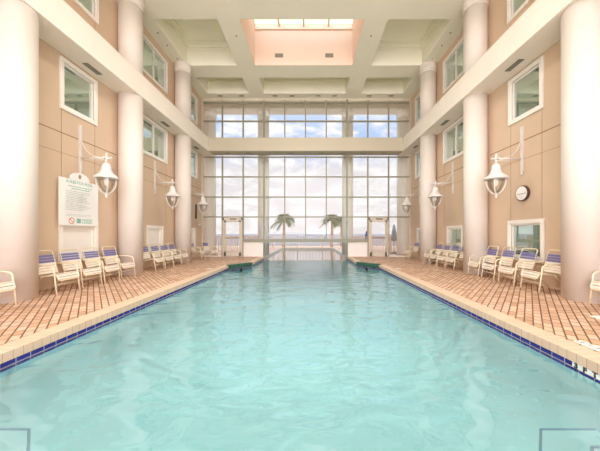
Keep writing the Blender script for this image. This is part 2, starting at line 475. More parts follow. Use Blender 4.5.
lab_side = {-1: 'on the rules sign wall', 1: 'on the clock wall'}
lab_kind = {'mid': 'white framed tinted window just under the ledge', 'top': 'white framed window above the ledge', 'low': 'low white framed window behind the deck chairs'}
lab_bay = ['between frontmost and middle columns', 'between middle and rearmost columns', 'past the rearmost column']
wn_ = 0
for s in (-1, 1):
    cnt = {'mid': 0, 'top': 0, 'low': 0}
    for kind, a, b, c, d in WIN[s]:
        wn_ += 1
        x = XL if s < 0 else XR
        e = empty('window_%d' % wn_, (x, (a+b)/2, c), 0)
        k = cnt[kind]; cnt[kind] += 1
        struct(e, '%s %s, %s' % (lab_kind[kind], lab_side[s], lab_bay[k]))
        hy = (b-a)/2; H = d-c; inx = -s
        def bx(mb, d0, d1, y0, y1, z0, z1):
            mb.box(min(inx*d0, inx*d1), max(inx*d0, inx*d1), y0, y1, z0, z1)
        m = MB(); cw = CW
        bx(m, 0, .045, -hy, hy, H-cw, H); bx(m, 0, .045, -hy, hy, 0, cw); bx(m, 0, .045, -hy, -hy+cw, cw, H-cw); bx(m, 0, .045, hy-cw, hy, cw, H-cw)
        m.build('casing', 'white', e, .006)
        m = MB(); g = cw; sw = .045
        bx(m, -.07, -.01, -hy+g, hy-g, H-g-sw, H-g); bx(m, -.07, -.01, -hy+g, hy-g, g, g+sw); bx(m, -.07, -.01, -hy+g, -hy+g+sw, g+sw, H-g-sw); bx(m, -.07, -.01, hy-g-sw, hy-g, g+sw, H-g-sw)
        m.build('sash', 'white', e)
        if k == 1 and kind != 'low':
            m = MB(); bx(m, -.07, .0, -.03, .03, g, H-g); m.build('mullion', 'white', e)
        if kind == 'low' and s < 0:
            m = MB(); bx(m, -.055, -.04, -hy+g, hy-g, g, H-g); m.build('blind_panel', 'panel', e)
        else:
            m = MB(); bx(m, -.044, -.04, -hy+g, hy-g, g, H-g); m.build('pane', 'pane', e)
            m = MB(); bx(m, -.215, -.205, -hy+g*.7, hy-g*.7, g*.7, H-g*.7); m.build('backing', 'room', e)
            if kind == 'top' or (kind == 'low'):
                m = MB(); zz = g+.02
                while zz < H-g-.02:
                    bx(m, -.14, -.10, -hy+g, hy-g, zz, zz+.006); zz += .05
                m.build('blind', 'blind', e)

# ------------------------------------------------------------------ ledges
m = MB(); m.box(XL, LX, YB, YF, ZLB, ZLT); struct(m.build('trim_1', 'ledge', None, .01), 'long cream ledge along the rules sign wall')
m = MB(); m.box(RX, XR, YB, YF, ZLB, ZLT); struct(m.build('trim_2', 'ledge', None, .01), 'long cream ledge along the clock wall')
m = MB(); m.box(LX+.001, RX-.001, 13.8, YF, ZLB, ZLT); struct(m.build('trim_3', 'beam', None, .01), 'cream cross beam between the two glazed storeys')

# ------------------------------------------------------------------ columns
def column(x, y, label, z_top=ZC, split=True, r=.33, mat='column'):
    e = empty('column', (x, y, 0))
    struct(e, label)
    m = MB()
    if split:
        m.lathe([(r, 0), (r, ZLB)], n=48); m.build('lower_shaft', mat, e)
        m = MB(); m.lathe([(r, ZLT), (r, z_top-.34)], n=48); m.build('upper_shaft', mat, e)
    else:
        m.lathe([(r, 0), (r, z_top-.34)], n=40); m.build('shaft', mat, e)
    cpz = z_top-.34
    m = MB(); m.lathe([(r, cpz-.05), (r+.028, cpz-.04), (r+.034, cpz), (r+.012, cpz+.03), (r+.012, cpz+.09), (r+.035, cpz+.12), (r+.048, cpz+.18), (r+.025, cpz+.22), (r+.025, cpz+.26), (r+.05, cpz+.34)], n=48)
    m.build('capital', mat, e)
    return e
ordn = ['frontmost', 'middle', 'rearmost']
CXL, CXR = XL+.33, XR-.33
for i, y in enumerate(COLY):
    column(CXL, y, '%s thick white round column along the rules sign wall' % ordn[i])
    column(CXR, y+(0.01 if i == 0 else (.06 if i == 1 else 0)), '%s thick white round column along the clock wall' % ordn[i])
column(CXL, 1.75, 'thick white round column on sign side, fourth from the glazed wall'); column(CXR, 1.75, 'thick white round column on clock side, fourth from the glazed wall')

# ------------------------------------------------------------------ ceiling
BX = [(XL, -5.45), (-3.235, -2.45), (1.9, 2.72), (4.96, XR)]
CY = [(YB, -2.1), (1.3, 2.2), (4.8, 5.75), (8.3, 9.23), (11.76, 12.67), (14.1, YF)]
ZS = 9.73
SKY = [(9.23, 11.76), (5.75, 8.3), (2.2, 4.8), (-2.1, 1.3)]  # all but the first are unseen, added to light the hall from above
cm = MB()
for x0, x1 in BX: cm.box(x0, x1, YB, YF, ZC, ZS)
for y0, y1 in CY:
    for (a, b) in zip(BX[:-1], BX[1:]): cm.box(a[1], b[0], y0, y1, ZC, ZS)
# slab with the skylight openings left out
cm.box(XL-TH, -2.45, YB, YF+.3, ZS, ZS+.15); cm.box(1.9, XR+TH, YB, YF+.3, ZS, ZS+.15)
ysl = sorted(SKY); prev = YB
for y0, y1 in ysl:
    if y0 > prev: cm.box(-2.45, 1.9, prev, y0, ZS, ZS+.15)
    prev = y1
cm.box(-2.45, 1.9, prev, YF+.3, ZS, ZS+.15)
co = struct(cm.build('ceiling', 'ceiling'), 'cream coffered ceiling of deep crossing beams')
gaps_x = [(-5.45, -3.235), (-2.45, 1.9), (2.72, 4.96)]
gaps_y = [(9.23, 11.76), (12.67, 14.1), (5.75, 8.3)]
for gy in gaps_y:
    for gi, gx in enumerate(gaps_x):
        if gi == 1 and gy[0] != 12.67: continue
        m = MB()
        for (z0, z1, p) in ((9.62, ZS, .12), (9.50, 9.62, .07), (9.36, 9.40, .025)):
            m.box(gx[0], gx[1], gy[1]-p, gy[1], z0, z1); m.box(gx[0], gx[1], gy[0], gy[0]+p, z0, z1)
            m.box(gx[0], gx[0]+p, gy[0]+p, gy[1]-p, z0, z1); m.box(gx[1]-p, gx[1], gy[0]+p, gy[1]-p, z0, z1)
        m.build('cornice', 'ceiling', co)
# skylight wells
for i, (y0, y1) in enumerate(SKY):
    wn_ += 1
    e = empty('window_%d' % wn_, (0, y0, ZC))
    struct(e, 'roof skylight in a peach painted well over the pool' if i == 0 else 'unseen added skylight over the pool, %s from the glazed wall' % ['', 'second', 'third', 'fourth'][i])
    x0, x1 = -2.45, 1.9; ZT = 10.45-ZC
    m = MB(); D = y1-y0
    m.box(x0, x1, D-.012, D+.0, .004, ZT); m.box(x0, x1, 0, .012, .004, ZT); m.box(x0, x0+.012, .012, D-.012, .004, ZT); m.box(x1-.012, x1, .012, D-.012, .004, ZT)
    m.build('well_lining', 'peach', e)
    m = MB(); m.box(x0+.012, x1-.012, D-.07, D-.012, ZT-.16, ZT-.05); m.build('sill_rail', 'peach', e)
    m = MB()
    for k in range(5):
        xx = x0+(x1-x0)*k/4; m.box(xx-.035, xx+.035, 0, D, ZT-.04, ZT+.04)
    m.box(x0, x1, 0, .06, ZT-.04, ZT+.04); m.box(x0, x1, D-.06, D, ZT-.04, ZT+.04)
    m.build('glazing_bars', 'peach', e)
    m = MB(); m.box(x0, x1, 0, D, ZT+.0, ZT+.006); m.build('pane', 'glass', e)

# vents and small ceiling fittings
def vent(loc, sx, sy, label, group, vertical=False, cat='air vent'):
    e = empty('air_vent', loc)
    fr = MB(); lv = MB()
    if vertical:
        fr.box(-sx, sx, -.012, 0, -sy, sy)
        for k in range(4):
            z = -sy+.02+(2*sy-.04)*(k+.5)/4; lv.box(-sx+.015, sx-.015, -.018, -.012, z-.012, z+.008)
    else:
        fr.box(-sx, sx, -sy, sy, -.012, 0)
        if sx > sy:
            for k in range(3):
                y = -sy+.012+(2*sy-.024)*(k+.5)/3; lv.box(-sx+.015, sx-.015, y-.01, y+.008, -.018, -.012)
        else:
            for k in range(3):
                x = -sx+.012+(2*sx-.024)*(k+.5)/3; lv.box(x-.01, x+.008, -sy+.015, sy-.015, -.018, -.012)
    fr.build('frame', 'dark', e); lv.build('louvre', 'mullion', e)
    return tag(e, label, cat, group)
def nth(i): return ['first', 'second', 'third', 'fourth', 'fifth', 'sixth', 'seventh', 'eighth'][i]
for i, u in enumerate((220, 241.5, 275, 292, 318, 334.5, 369, 391)):
    vent(((u-310)*14.35/265, 14.35, ZC), .13, .055, 'small grey slot vent in top soffit above the glazing, %s from the sign wall' % nth(i), 'slot vents in the top soffit')
for i, u in enumerate((227.5, 248, 268, 290.5, 321, 342.5, 363, 384)):
    vent(((u-310)*14.2/265, 14.2, ZLB), .14, .05, 'small grey slot vent under the cross beam, %s from the sign wall' % nth(i), 'slot vents under the cross beam')
for i, y in enumerate((6.95, 10.45, 13.3)):
    vent((-5.70, y, ZLB), .07, .24 if i < 2 else .2, 'grey grille under the ledge of the sign wall, ' + lab_bay[i], 'grilles under the ledges')
    vent((5.24, y-.15, ZLB), .07, .24 if i < 2 else .2, 'grey grille under the ledge of the clock wall, ' + lab_bay[i], 'grilles under the ledges')
vent(((279-310)*11.74/265, 11.748, 1.25+178.5*11.75/265), .18, .085, 'dark double vent in the peach skylight well, sign side', 'vents in the skylight well', True)
vent(((329.3-310)*11.74/265, 11.748, 1.25+178.5*11.75/265), .18, .085, 'dark double vent in the peach skylight well, clock side', 'vents in the skylight well', True)
def dot(name, loc, label, cat, group):
    m = MB(); m.lathe([(.028, 0), (.028, -.01), (.016, -.015), (.016, -.03), (.008, -.035)], n=16)
    o = m.build(name, 'dark'); o.location = loc; return tag(o, label, cat, group)
dot('ceiling_sprinkler', (-2.78, 10.0, ZC), 'tiny ceiling sprinkler on long beam, sign side of skylight', 'sprinkler', 'ceiling sprinklers')
dot('ceiling_sprinkler', (2.30, 10.0, ZC), 'tiny ceiling sprinkler on long beam, clock side of skylight', 'sprinkler', 'ceiling sprinklers')
for i, y in enumerate((9.85, 10.5, 11.3)):
    dot('recessed_downlight', (-5.66, y, ZC), 'tiny downlight above upper window of sign wall, %s of three' % nth(i), 'downlight', 'downlights along the edges')
    dot('recessed_downlight', (5.22, y, ZC), 'tiny downlight above upper window of clock wall, %s of three' % nth(i), 'downlight', 'downlights along the edges')

# ------------------------------------------------------------------ glazed end wall
MX = [-0.248+1.149*(k-5) for k in range(11)]
MX[0] = XL+.06; MX[10] = XR-.06
def glazing(name, label, z0, z1, hz, verts, thick=(3, 7)):
    e = empty(name, (0, YF, 0)); struct(e, label)
    m = MB()
    for k in verts:
        w_ = .05 if k in thick else .03
        m.box(MX[k]-w_, MX[k]+w_, 0, .12, z0, z1)
    m.build('mullions', 'mullion', e)
    m = MB()
    for z in hz: m.box(MX[0], MX[10], .01, .11, z-.032, z+.032)
    m.build('transoms', 'mullion', e)
    return e
e = glazing('window_%d' % (wn_+1), 'upper storey of the glazed end wall, sky behind', ZLT, 8.66, (6.32, 7.48, 8.52), range(11))
m = MB(); m.box(MX[0], MX[10], .055, .06, ZLT, 8.66); m.build('panes', 'glass', e)
m = MB(); m.box(XL, XR, 0, .2, 8.56, ZC); m.build('head_panel', 'frame', e)
m = MB(); m.box(XL, XL+.1, -.02, .14, ZLT, 8.6); m.box(XR-.1, XR, -.02, .14, ZLT, 8.6); m.build('jambs', 'frame', e)
wn_ += 1
e = glazing('window_%d' % (wn_+1), 'lower storey of the glazed end wall, palms and sea behind', 2.16, 5.56, (2.19, 3.29, 4.41, 5.5), range(11))
wn_ += 1
m = MB(); m.box(MX[0], MX[10], .055, .06, 2.19, 5.56); m.build('panes', 'glass', e)
m = MB(); m.box(XL, XL+.1, -.02, .14, 0, 5.56); m.box(XR-.1, XR, -.02, .14, 0, 5.56); m.build('jambs', 'frame', e)
m = MB()
for k in (0, 1, 2, 3, 7, 8, 9, 10): m.box(MX[k]-.03, MX[k]+.03, 0, .12, 0 if k not in (3, 7) else -.3, 2.16)
for k in (4, 5, 6): m.box(MX[k]-.025, MX[k]+.025, .02, .1, -.22 if k == 4 else .8, 2.16)
m.build('mullions', 'mullion', e)
m = MB(); m.box(MX[2], MX[8], -.06, .16, .80, .98); m.build('sill_beam', 'mullion', e)
m = MB(); m.box(MX[3], MX[7], .055, .06, .98, 2.16)
m.box(MX[2], MX[3], .055, .06, .98, 2.16); m.box(MX[7], MX[8], .055, .06, .98, 2.16)
m.box(MX[0], MX[1], .055, .06, .03, 2.16); m.box(MX[9], MX[10], .055, .06, .03, 2.16)
m.box(MX[3], MX[7], .055, .06, -.22, .80)
m.build('panes', 'glass', e)
m = MB(); m.box(MX[2]+.03, MX[3]-.05, .02, .09, 0, .80); m.box(MX[7]+.05, MX[8]-.03, .02, .09, 0, .80); m.build('solid_panels', 'panel', e)
m = MB(); m.box(MX[3], MX[7], .03, .09, -.24, -.19); m.box(MX[0], MX[1], 0, .1, 0, .05); m.box(MX[9], MX[10], 0, .1, 0, .05); m.build('bottom_rail', 'white', e)
def door(name, k, label, flip):
    x0, x1 = MX[k], MX[k+1]
    e = empty(name, ((x0+x1)/2, YF, 0)); struct(e, label); hw = (x1-x0)/2-.03
    m = MB(); m.box(-hw, -hw+.07, -.03, .12, 0, 2.16); m.box(hw-.07, hw, -.03, .12, 0, 2.16); m.box(-hw, hw, -.03, .12, 2.02, 2.16); m.build('door_frame', 'frame', e)
    lf = empty('door_leaf', (0, 0, 0)); lf.parent = e
    a = hw-.09
    m = MB(); m.box(-a, -a+.09, 0, .05, .02, 2.0); m.box(a-.09, a, 0, .05, .02, 2.0); m.box(-a, a, 0, .05, 1.9, 2.0); m.box(-a, a, 0, .05, .02, .24); m.build('stiles', 'frame', lf)
    m = MB(); m.box(-a+.09, a-.09, .02, .026, .24, 1.9); m.build('pane', 'glass', lf)
    m = MB(); m.box(-a+.06, a-.06, -.05, -.02, 1.00, 1.06); m.build('push_bar', 'mullion', lf)
    m = MB(); m.box(-.14, .22, -.06, -.03, 2.04, 2.11); m.build('closer', 'dark', lf)
door('door_1', 1, 'metal framed glass door in the glazed wall on rules sign side', 1)
door('door_2', 8, 'metal framed glass door in the glazed wall on clock side', -1)

# ------------------------------------------------------------------ strap chairs
def make_chair():
    e = empty('deck_chair', (0, 0, 0))
    R = .0145
    for s in (-1, 1):
        y = .265*s
        m = MB(); m.tube(smoothpath([(.30, y, 0), (.245, y, .40), (.235, y, .575), (.02, y, .60), (-.265, y, .60)], .09), R); m.build('arm_and_front_leg', 'cream', e)
        m = MB(); m.tube(smoothpath([(-.02, y*.93, .385), (-.14, y*.93, .25), (-.33, y*.93, 0)], .08), R); m.build('rear_leg', 'cream', e)
    m = MB(); m.tube(smoothpath([(-.16, -.235, .34), (.275, -.235, .41), (.308, -.235, .285), (.308, .235, .285), (.275, .235, .41), (-.16, .235, .34)], .07), R); m.build('seat_frame', 'cream', e)
    m = MB(); m.tube(smoothpath([(-.15, -.235, .33), (-.225, -.235, .56), (-.31, -.23, .885), (-.31, .23, .885), (-.225, .235, .56), (-.15, .235, .33)], .07), R); m.build('back_frame', 'cream', e)
    m = MB(); m.tube([(.265, -.262, .20), (.265, .262, .20)], .009); m.build('stretcher', 'cream', e)
    def strap(mb, x0, z0, x1, z1):
        d = Vector((x1-x0, 0, z1-z0)).normalized(); nn = Vector((-d.z, 0, d.x))*.004
        vs = []
        for s in (-1, 1):
            for (x, z) in ((x0, z0), (x1, z1)):
                for g in (-1, 1): vs.append((x+nn.x*g, .247*s, z+nn.z*g))
        mb.add(vs, [(0,1,3,2), (4,6,7,5), (0,2,6,4), (1,5,7,3), (2,3,7,6), (0,4,5,1)])
    m = MB()
    for k in range(6):
        t = k/6; x = -.14+.385*t; strap(m, x, .345+.069*t+.012, x+.047, .345+.069*t+.021)
    strap(m, .285, .408, .297, .366); strap(m, .300, .352, .310, .308)
    strap(m, .24, .424, .283, .420)
    m.build('seat', 'strap', e)
    m = MB(); bl = MB()
    for k in range(8):
        t = k/8
        z = .40+.46*t; x = -.178-.118*(z-.40)/.46
        tgt = bl if k in (4, 5, 6) else m
        if k == 7: continue
        strap(tgt, x, z, x-.0115, z+.047)
    bk = m.build('backrest', 'strap', e)
    b = bl.build('blue_straps', 'blue', bk); b['label'] = 'band of three blue straps'
    return tag(e, 'chair', 'chair', 'strap deck chairs along the walls')
proto = make_chair(); used = [False]
def chair(x, y, rz, label):
    if not used[0]:
        used[0] = True; proto.location = (x, y, 0); proto.rotation_euler = (0, 0, rz); proto['label'] = label; return proto
    return dup(proto, (x, y, 0), rz, label)
bay_l = [(5.69, -5.47), (6.35, -5.49), (6.96, -5.48), (7.62, -5.5)]
txt_l = ['white strap chair with blue band, under rules sign, tucked against the frontmost column',
         'white strap chair with blue band, under rules sign, second from frontmost column',
         'white strap chair with blue band, under rules sign, third from frontmost column',
         'white strap chair with blue band, past rules sign, tucked against the middle column']
for (y, x), t in zip(bay_l, txt_l): chair(x, y, random.uniform(-.05, .05), t)
for i, y in enumerate((9.2, 9.83, 10.45, 11.05)):
    chair(-5.5, y, random.uniform(-.06, .06), 'white strap chair in row of four past the middle column, sign side, %s from front' % nth(i))
chair(-5.45, 4.38, 0.03, 'strap chair cut by picture edge before the frontmost column, sign side')
chair(-5.5, 12.95, .05, 'strap chair past rearmost column near the glazed wall, sign side, by low window')
chair(-5.2, 13.75, -.2, 'strap chair closest to the glazed wall, sign side, by tall mullion')
bay_r = [5.87, 6.60, 7.27, 7.92]
txt_r = ['white strap chair below the low window, tucked against the frontmost column, clock side',
         'white strap chair below the low window, clock side, second from frontmost column',
         'white strap chair below the low window, clock side, third from frontmost column',
         'white strap chair with dark blue band against the middle column, clock side']
for y, t in zip(bay_r, txt_r): chair(5.17, y, PI+random.uniform(-.06, .06), t)
for i, y in enumerate((9.25, 9.9, 10.5, 11.1)):
    chair(5.17, y, PI+random.uniform(-.06, .06), 'white strap chair in row of four past the middle column, clock side, %s from front' % nth(i))
chair(5.24, 4.42, PI-.03, 'strap chair cut by picture edge before the frontmost column, clock side')
chair(5.2, 13.5, PI+.1, 'strap chair past rearmost column near the glazed wall, clock side')

# ------------------------------------------------------------------ wall lanterns (local: wall at x=0, lamp towards +x)
def make_lantern():
    e = empty('wall_lantern', (0, 0, 0))
    m = MB(); m.box(0, .05, -.035, .035, 2.88, 4.07); m.build('wall_bar', 'enamel', e, .006)
    m = MB(); m.lathe([(.0, -.10), (.03, -.08), (.035, -.05), (.02, 0)], c=(.025, 0, 2.88), n=12, cap=False); m.build('bar_finial', 'enamel', e)
    m = MB(); m.tube([(.03, 0, 3.22), (.80, 0, 3.22)], .02); m.tube([(.30, 0, 3.17), (.68, 0, 3.17)], .011); m.build('arm', 'enamel', e)
    m = MB(); m.tube(bez((.04, 0, 3.80), (.10, 0, 3.30), (.52, 0, 3.23), 12), .012); m.build('brace', 'enamel', e)
    lx = .70
    m = MB(); m.tube([(lx, 0, 3.05), (lx, 0, 3.32)], .024, 10); m.tube([(lx, -.075, 3.22), (lx, .075, 3.22)], .02, 8)
    for p in ((lx, -.08, 3.22), (lx, .08, 3.22), (lx, 0, 3.33), (lx+.11, 0, 3.22)):
        m.lathe([(.004, -.03), (.024, -.02), (.03, 0), (.024, .02), (.004, .03)], c=p, n=10)
    m.build('cross_finial', 'enamel', e)
    m = MB(); m.lathe([(.03, 3.10), (.045, 3.085), (.08, 3.06), (.10, 3.02), (.105, 2.96), (.11, 2.91), (.125, 2.90), (.125, 2.88), (.14, 2.85), (.18, 2.80), (.23, 2.76), (.25, 2.745), (.25, 2.73), (.272, 2.725), (.272, 2.69), (.23, 2.67), (.21, 2.69), (.10, 2.80)], c=(lx, 0, 0), n=32); m.build('hood', 'enamel', e)
    m = MB(); m.lathe([(.19, 2.70), (.18, 2.60), (.15, 2.48), (.09, 2.36), (.03, 2.31)], c=(lx, 0, 0), n=24, cap=False); m.build('glass_bowl', 'lampglass', e)
    m = MB()
    for k in range(4):
        a = PI/4+k*PI/2; ca, sa = math.cos(a), math.sin(a)
        m.tube([(lx+r*ca, r*sa, z) for r, z in ((.215, 2.68), (.21, 2.58), (.19, 2.49), (.15, 2.40), (.095, 2.335), (.03, 2.30))], .017, 8)
    m.build('cage', 'enamel', e)
    m = MB(); m.lathe([(.02, 2.34), (.05, 2.31), (.045, 2.285), (.02, 2.26), (.03, 2.235), (.022, 2.215), (.004, 2.18)], c=(lx, 0, 0), n=14); m.build('drop_finial', 'enamel', e)
    m = MB(); m.lathe([(.03, 2.75), (.03, 2.66), (.045, 2.62), (.05, 2.57), (.03, 2.52), (.004, 2.50)], c=(lx, 0, 0), n=14); m.build('bulb', 'panel', e)
    return e
lp = make_lantern()
tag(lp, 'white caged wall lantern on scrolled bracket above the rules sign', 'lantern', 'white wall lanterns')
lp.location = (XL, 6.87, 0)
dup(lp, (XL, 10.18, 0), 0, 'white caged wall lantern between middle and rearmost columns, sign wall')
dup(lp, (XL, 13.1, 0), 0, 'white caged wall lantern past the rearmost column, sign wall')
dup(lp, (XR, 6.95, 0), PI, 'white caged wall lantern on bracket near the round clock')
dup(lp, (XR, 10.32, 0), PI, 'white caged wall lantern between middle and rearmost columns, clock wall')
dup(lp, (XR, 13.4, 0), PI, 'white caged wall lantern past the rearmost column, clock wall')

# ------------------------------------------------------------------ rules sign (local: x = out of the wall, y along the wall)
sg = empty('rules_sign', (XL, 6.80, 1.46))
tag(sg, 'white pool rules board with green lettering and arched top', 'sign')
m = MB(); m.box(.06, .085, -.575, .575, 0, 1.15); m.build('board', 'signwhite', sg, .004)
m = MB()
arc = [(.30*math.cos(PI*k/16), 1.15+.19*math.sin(PI*k/16)) for k in range(17)]
hole = [(.06*math.cos(PI*k/16), 1.205+.06*math.sin(PI*k/16)) for k in range(17)]
NA = 24
outer = [(.30*math.cos(2*PI*k/NA), 1.17+(.18 if math.sin(2*PI*k/NA) > 0 else .03)*math.sin(2*PI*k/NA)) for k in range(NA)]
innr = [(.055*math.cos(2*PI*k/NA), 1.245+.06*math.sin(2*PI*k/NA)) for k in range(NA)]
vs = [(x, y, z) for x in (.06, .085) for ringp in (outer, innr) for y, z in ringp]
fs = []
for k in range(NA):
    k2 = (k+1) % NA
    fs += [(k, k2, NA+k2, NA+k), (2*NA+k, 2*NA+k2, 3*NA+k2, 3*NA+k), (k, k2, 2*NA+k2, 2*NA+k), (NA+k, NA+k2, 3*NA+k2, 3*NA+k)]
m.add(vs, fs); m.build('arched_header', 'signwhite', sg)
m = MB(); m.box(0, .06, -.5, -.44, .1, 1.1); m.box(0, .06, .44, .5, .1, 1.1); m.box(0, .06, -.03, .03, 1.1, 1.2); m.build('standoff', 'white', sg)
RT = (PI/2, 0, PI/2)
text('heading', 'RULES FOR POOL', 'signgreen', sg, (.086, 0, 1.05), RT, .10, .0008, 'CENTER', .001)
rng = random.Random(3)
m = MB(); mg = MB()
def wordline(mb, y0, y1, z, h=.014):
    y = y0
    while y < y1:
        L = rng.uniform(.03, .09); e_ = min(y+L, y1); mb.box(.085, .0862, y, e_, z, z+h); y = e_+.016
wordline(mg, -.34, .36, .965, .02); wordline(mg, -.25, .28, .91, .02)
for k in range(12):
    wordline(m, -.40, rng.choice((-.05, .1, .2, .3)), .845-.042*k, .015)
m.build('rules_text', 'signgrey', sg); m = MB()
wordline(m, -.40, .36, .27, .013); wordline(m, -.40, .30, .235, .013)
m.build('notice_text', 'signgrey', sg); mg.build('subheading', 'signgreen', sg)
m = MB()
NA = 20; cy_, cz_ = -.245, .12
vs = [(x, cy_+r*math.cos(2*PI*k/NA), cz_+r*math.sin(2*PI*k/NA)) for x in (.085, .0865) for r in (.08, .06) for k in range(NA)]
fs = []
for k in range(NA):
    k2 = (k+1) % NA
    fs += [(k, k2, NA+k2, NA+k), (2*NA+k, 2*NA+k2, 3*NA+k2, 3*NA+k), (k, k2, 2*NA+k2, 2*NA+k)]
m.add(vs, fs)
a = .055; m.add([(x, cy_+dy, cz_+dz) for x in (.085, .0865) for dy, dz in ((-a, a-.012), (-a+.012, a), (a, -a+.012), (a-.012, -a))], [(0,1,2,3), (4,5,6,7), (0,1,5,4), (2,3,7,6)])
m.build('red_ring', 'signred', sg)
m = MB(); m.box(.085, .0862, -.10, .02, .06, .18); m.build('green_block', 'signgreen', sg)
m = MB()
for k in range(4): wordline(m, .05, .37, .06+.033*k, .018)
m.build('footer_text', 'signgreen', sg)

# ------------------------------------------------------------------ clock
ck = empty('wall_clock', (XR, 6.91, 2.31)); tag(ck, 'round white wall clock with dark brown rim', 'clock')
def disc(r, x0, x1, n=40):
    mb = MB(); vs = [(x, r*math.cos(2*PI*k/n), r*math.sin(2*PI*k/n)) for x in (x0, x1) for k in range(n)]
    mb.add(vs, [tuple(range(n)), tuple(range(2*n-1, n-1, -1))]+[(k, (k+1) % n, n+(k+1) % n, n+k) for k in range(n)]); return mb
disc(.205, -.07, 0).build('case', 'clockrim', ck, .015)
disc(.18, -.0725, -.06).build('dial', 'clockface', ck)
m = MB(); m.box(-.0765, -.073, -.165, .01, -.02, -.009); m.build('minute_hand', 'grey', ck)
m = MB(); m.box(-.0765, -.073, -.01, .12, -.02, -.009); m.build('hour_hand', 'grey', ck)

# black bar and round fitting by the glazed corner
m = MB(); m.box(XL, XL+.06, 13.82, 13.88, 2.05, 2.80); tag(m.build('wall_rod', 'black'), 'narrow upright black bar on sign wall near the glazed corner', 'wall bar')
m = MB(); m.lathe([(.05, 0), (.07, .03), (.05, .12), (.01, .14)], n=14); o = m.build('wall_light', 'enamel'); o.location = (XL+.07, 14.2, 1.70); tag(o, 'small white round light on wall below the black bar', 'wall light')

# ------------------------------------------------------------------ outdoors
od = MB()
od.box(-14, -2.75, YF+.3, 25.9, -.14, -.02); od.box(2.3, 14, YF+.3, 25.9, -.14, -.02); od.box(-2.75, 2.3, 24.6, 25.9, -.14, -.02)
od.box(-14, -2.56, YF, YF+.3, -.14, -.0); od.box(2.12, 14, YF, YF+.3, -.14, -.0)
struct(od.build('outdoor_terrace', 'outdeck'), 'pinkish paved terrace outside the glazed wall')
ob = MB(); ob.box(-2.75, 2.3, YF+.12, 24.6, -1.4, -1.3); ob.box(-2.75, -2.62, YF+.12, 24.6, -1.3, -.03); ob.box(2.17, 2.3, YF+.12, 24.6, -1.3, -.03); ob.box(-2.75, 2.3, 24.5, 24.62, -1.3, -.03)
struct(ob.build('outdoor_pool_basin', 'panel'), 'outdoor half of the pool beyond the glass')
w = MB(); w.add([(-2.62, YF, WZ), (2.17, YF, WZ), (2.17, 24.5, WZ), (-2.62, 24.5, WZ)], [(0,1,2,3)])
tag(w.build('outdoor_pool_water', 'outwater'), 'bright water of the outdoor pool beyond the glass', 'water', kind='stuff')
g = MB(); g.add([(-200, 25.9, -.35), (200, 25.9, -.35), (200, 70, -1.8), (-200, 70, -1.8)], [(0,1,2,3)])
struct(g.build('beach_sand', 'sand'), 'strip of pale sand beyond the fence')
g = MB(); g.add([(-6000, 65, -1.9), (6000, 65, -1.9), (6000, 9000, -1.9), (-6000, 9000, -1.9)], [(0,1,2,3)])
struct(g.build('sea', 'sea'), 'grey blue sea on the horizon')
ocx = [(-6.1, 16.2), (-2.84, 16.2), (2.3, 16.2), (5.66, 16.2)]
for i, (x, y) in enumerate(ocx):
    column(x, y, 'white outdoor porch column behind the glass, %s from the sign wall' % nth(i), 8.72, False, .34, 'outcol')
m = MB(); m.box(-9, 9, 15.8, 16.6, 8.72, 9.9); struct(m.build('trim_4', 'outcol'), 'outdoor porch beam above the glazing')
m = MB(); m.box(-9, 9, YF+.3, 15.8, 9.6, 9.9); struct(m.build('porch_roof', 'ledge'), 'outdoor porch ceiling behind the glazing')

for nm, x0, x1, lb in (('shade_wall', -45, XL-TH, 'unseen long wall added to shade the terrace, beyond the sign wall'), ('shade_wall', XR+TH, 45, 'unseen long wall added to shade the terrace, beyond the clock wall')):
    m = MB(); m.box(x0, x1, YF-.4, YF, -.14, 12.5); struct(m.build(nm, 'tan'), lb)  # unseen walls added to block bright sky from the terrace
m = MB(); m.box(-45, 45, YF-.4, YF, 12.5, 20); struct(m.build('shade_wall', 'tan'), 'unseen upper wall added to shade the terrace, over the pool hall')
m = MB(); m.box(XL-TH, XR+TH, YF-.1, YF, 9.95, 12.5); struct(m.build('shade_wall', 'tan'), 'unseen wall strip added over the glazed end to shade the terrace')
def fence_run(p, q, label):
    p = Vector(p); q = Vector(q); L = (q-p).length
    e = empty('picket_fence', (p.x, p.y, -.02), math.atan2(q.y-p.y, q.x-p.x))
    m = MB(); k = 0; x = .06
    while x < L: m.box(x-.018, x+.018, -.015, .015, .08, 1.06); x += .14
    m.build('pickets', 'fence', e)
    m = MB(); m.box(0, L, -.03, .03, 1.04, 1.10); m.box(0, L, -.02, .02, .10, .15); m.build('rails', 'fence', e)
    npst = max(2, int(L/2.2)+1)
    for i in range(npst):
        xx = L*i/(npst-1); m = MB(); m.box(xx-.05, xx+.05, -.05, .05, 0, 1.18); m.build('post', 'fence', e)
    tag(e, label, 'fence', 'outdoor picket fences')
fence_run((-13, 17.6), (-3.3, 17.6), 'pinkish picket fence outside the door on the sign side')
fence_run((2.85, 17.6), (13, 17.6), 'pinkish picket fence outside the door on the clock side')
fence_run((-13, 25.4), (13, 25.4), 'pinkish picket fence beyond the outdoor pool')

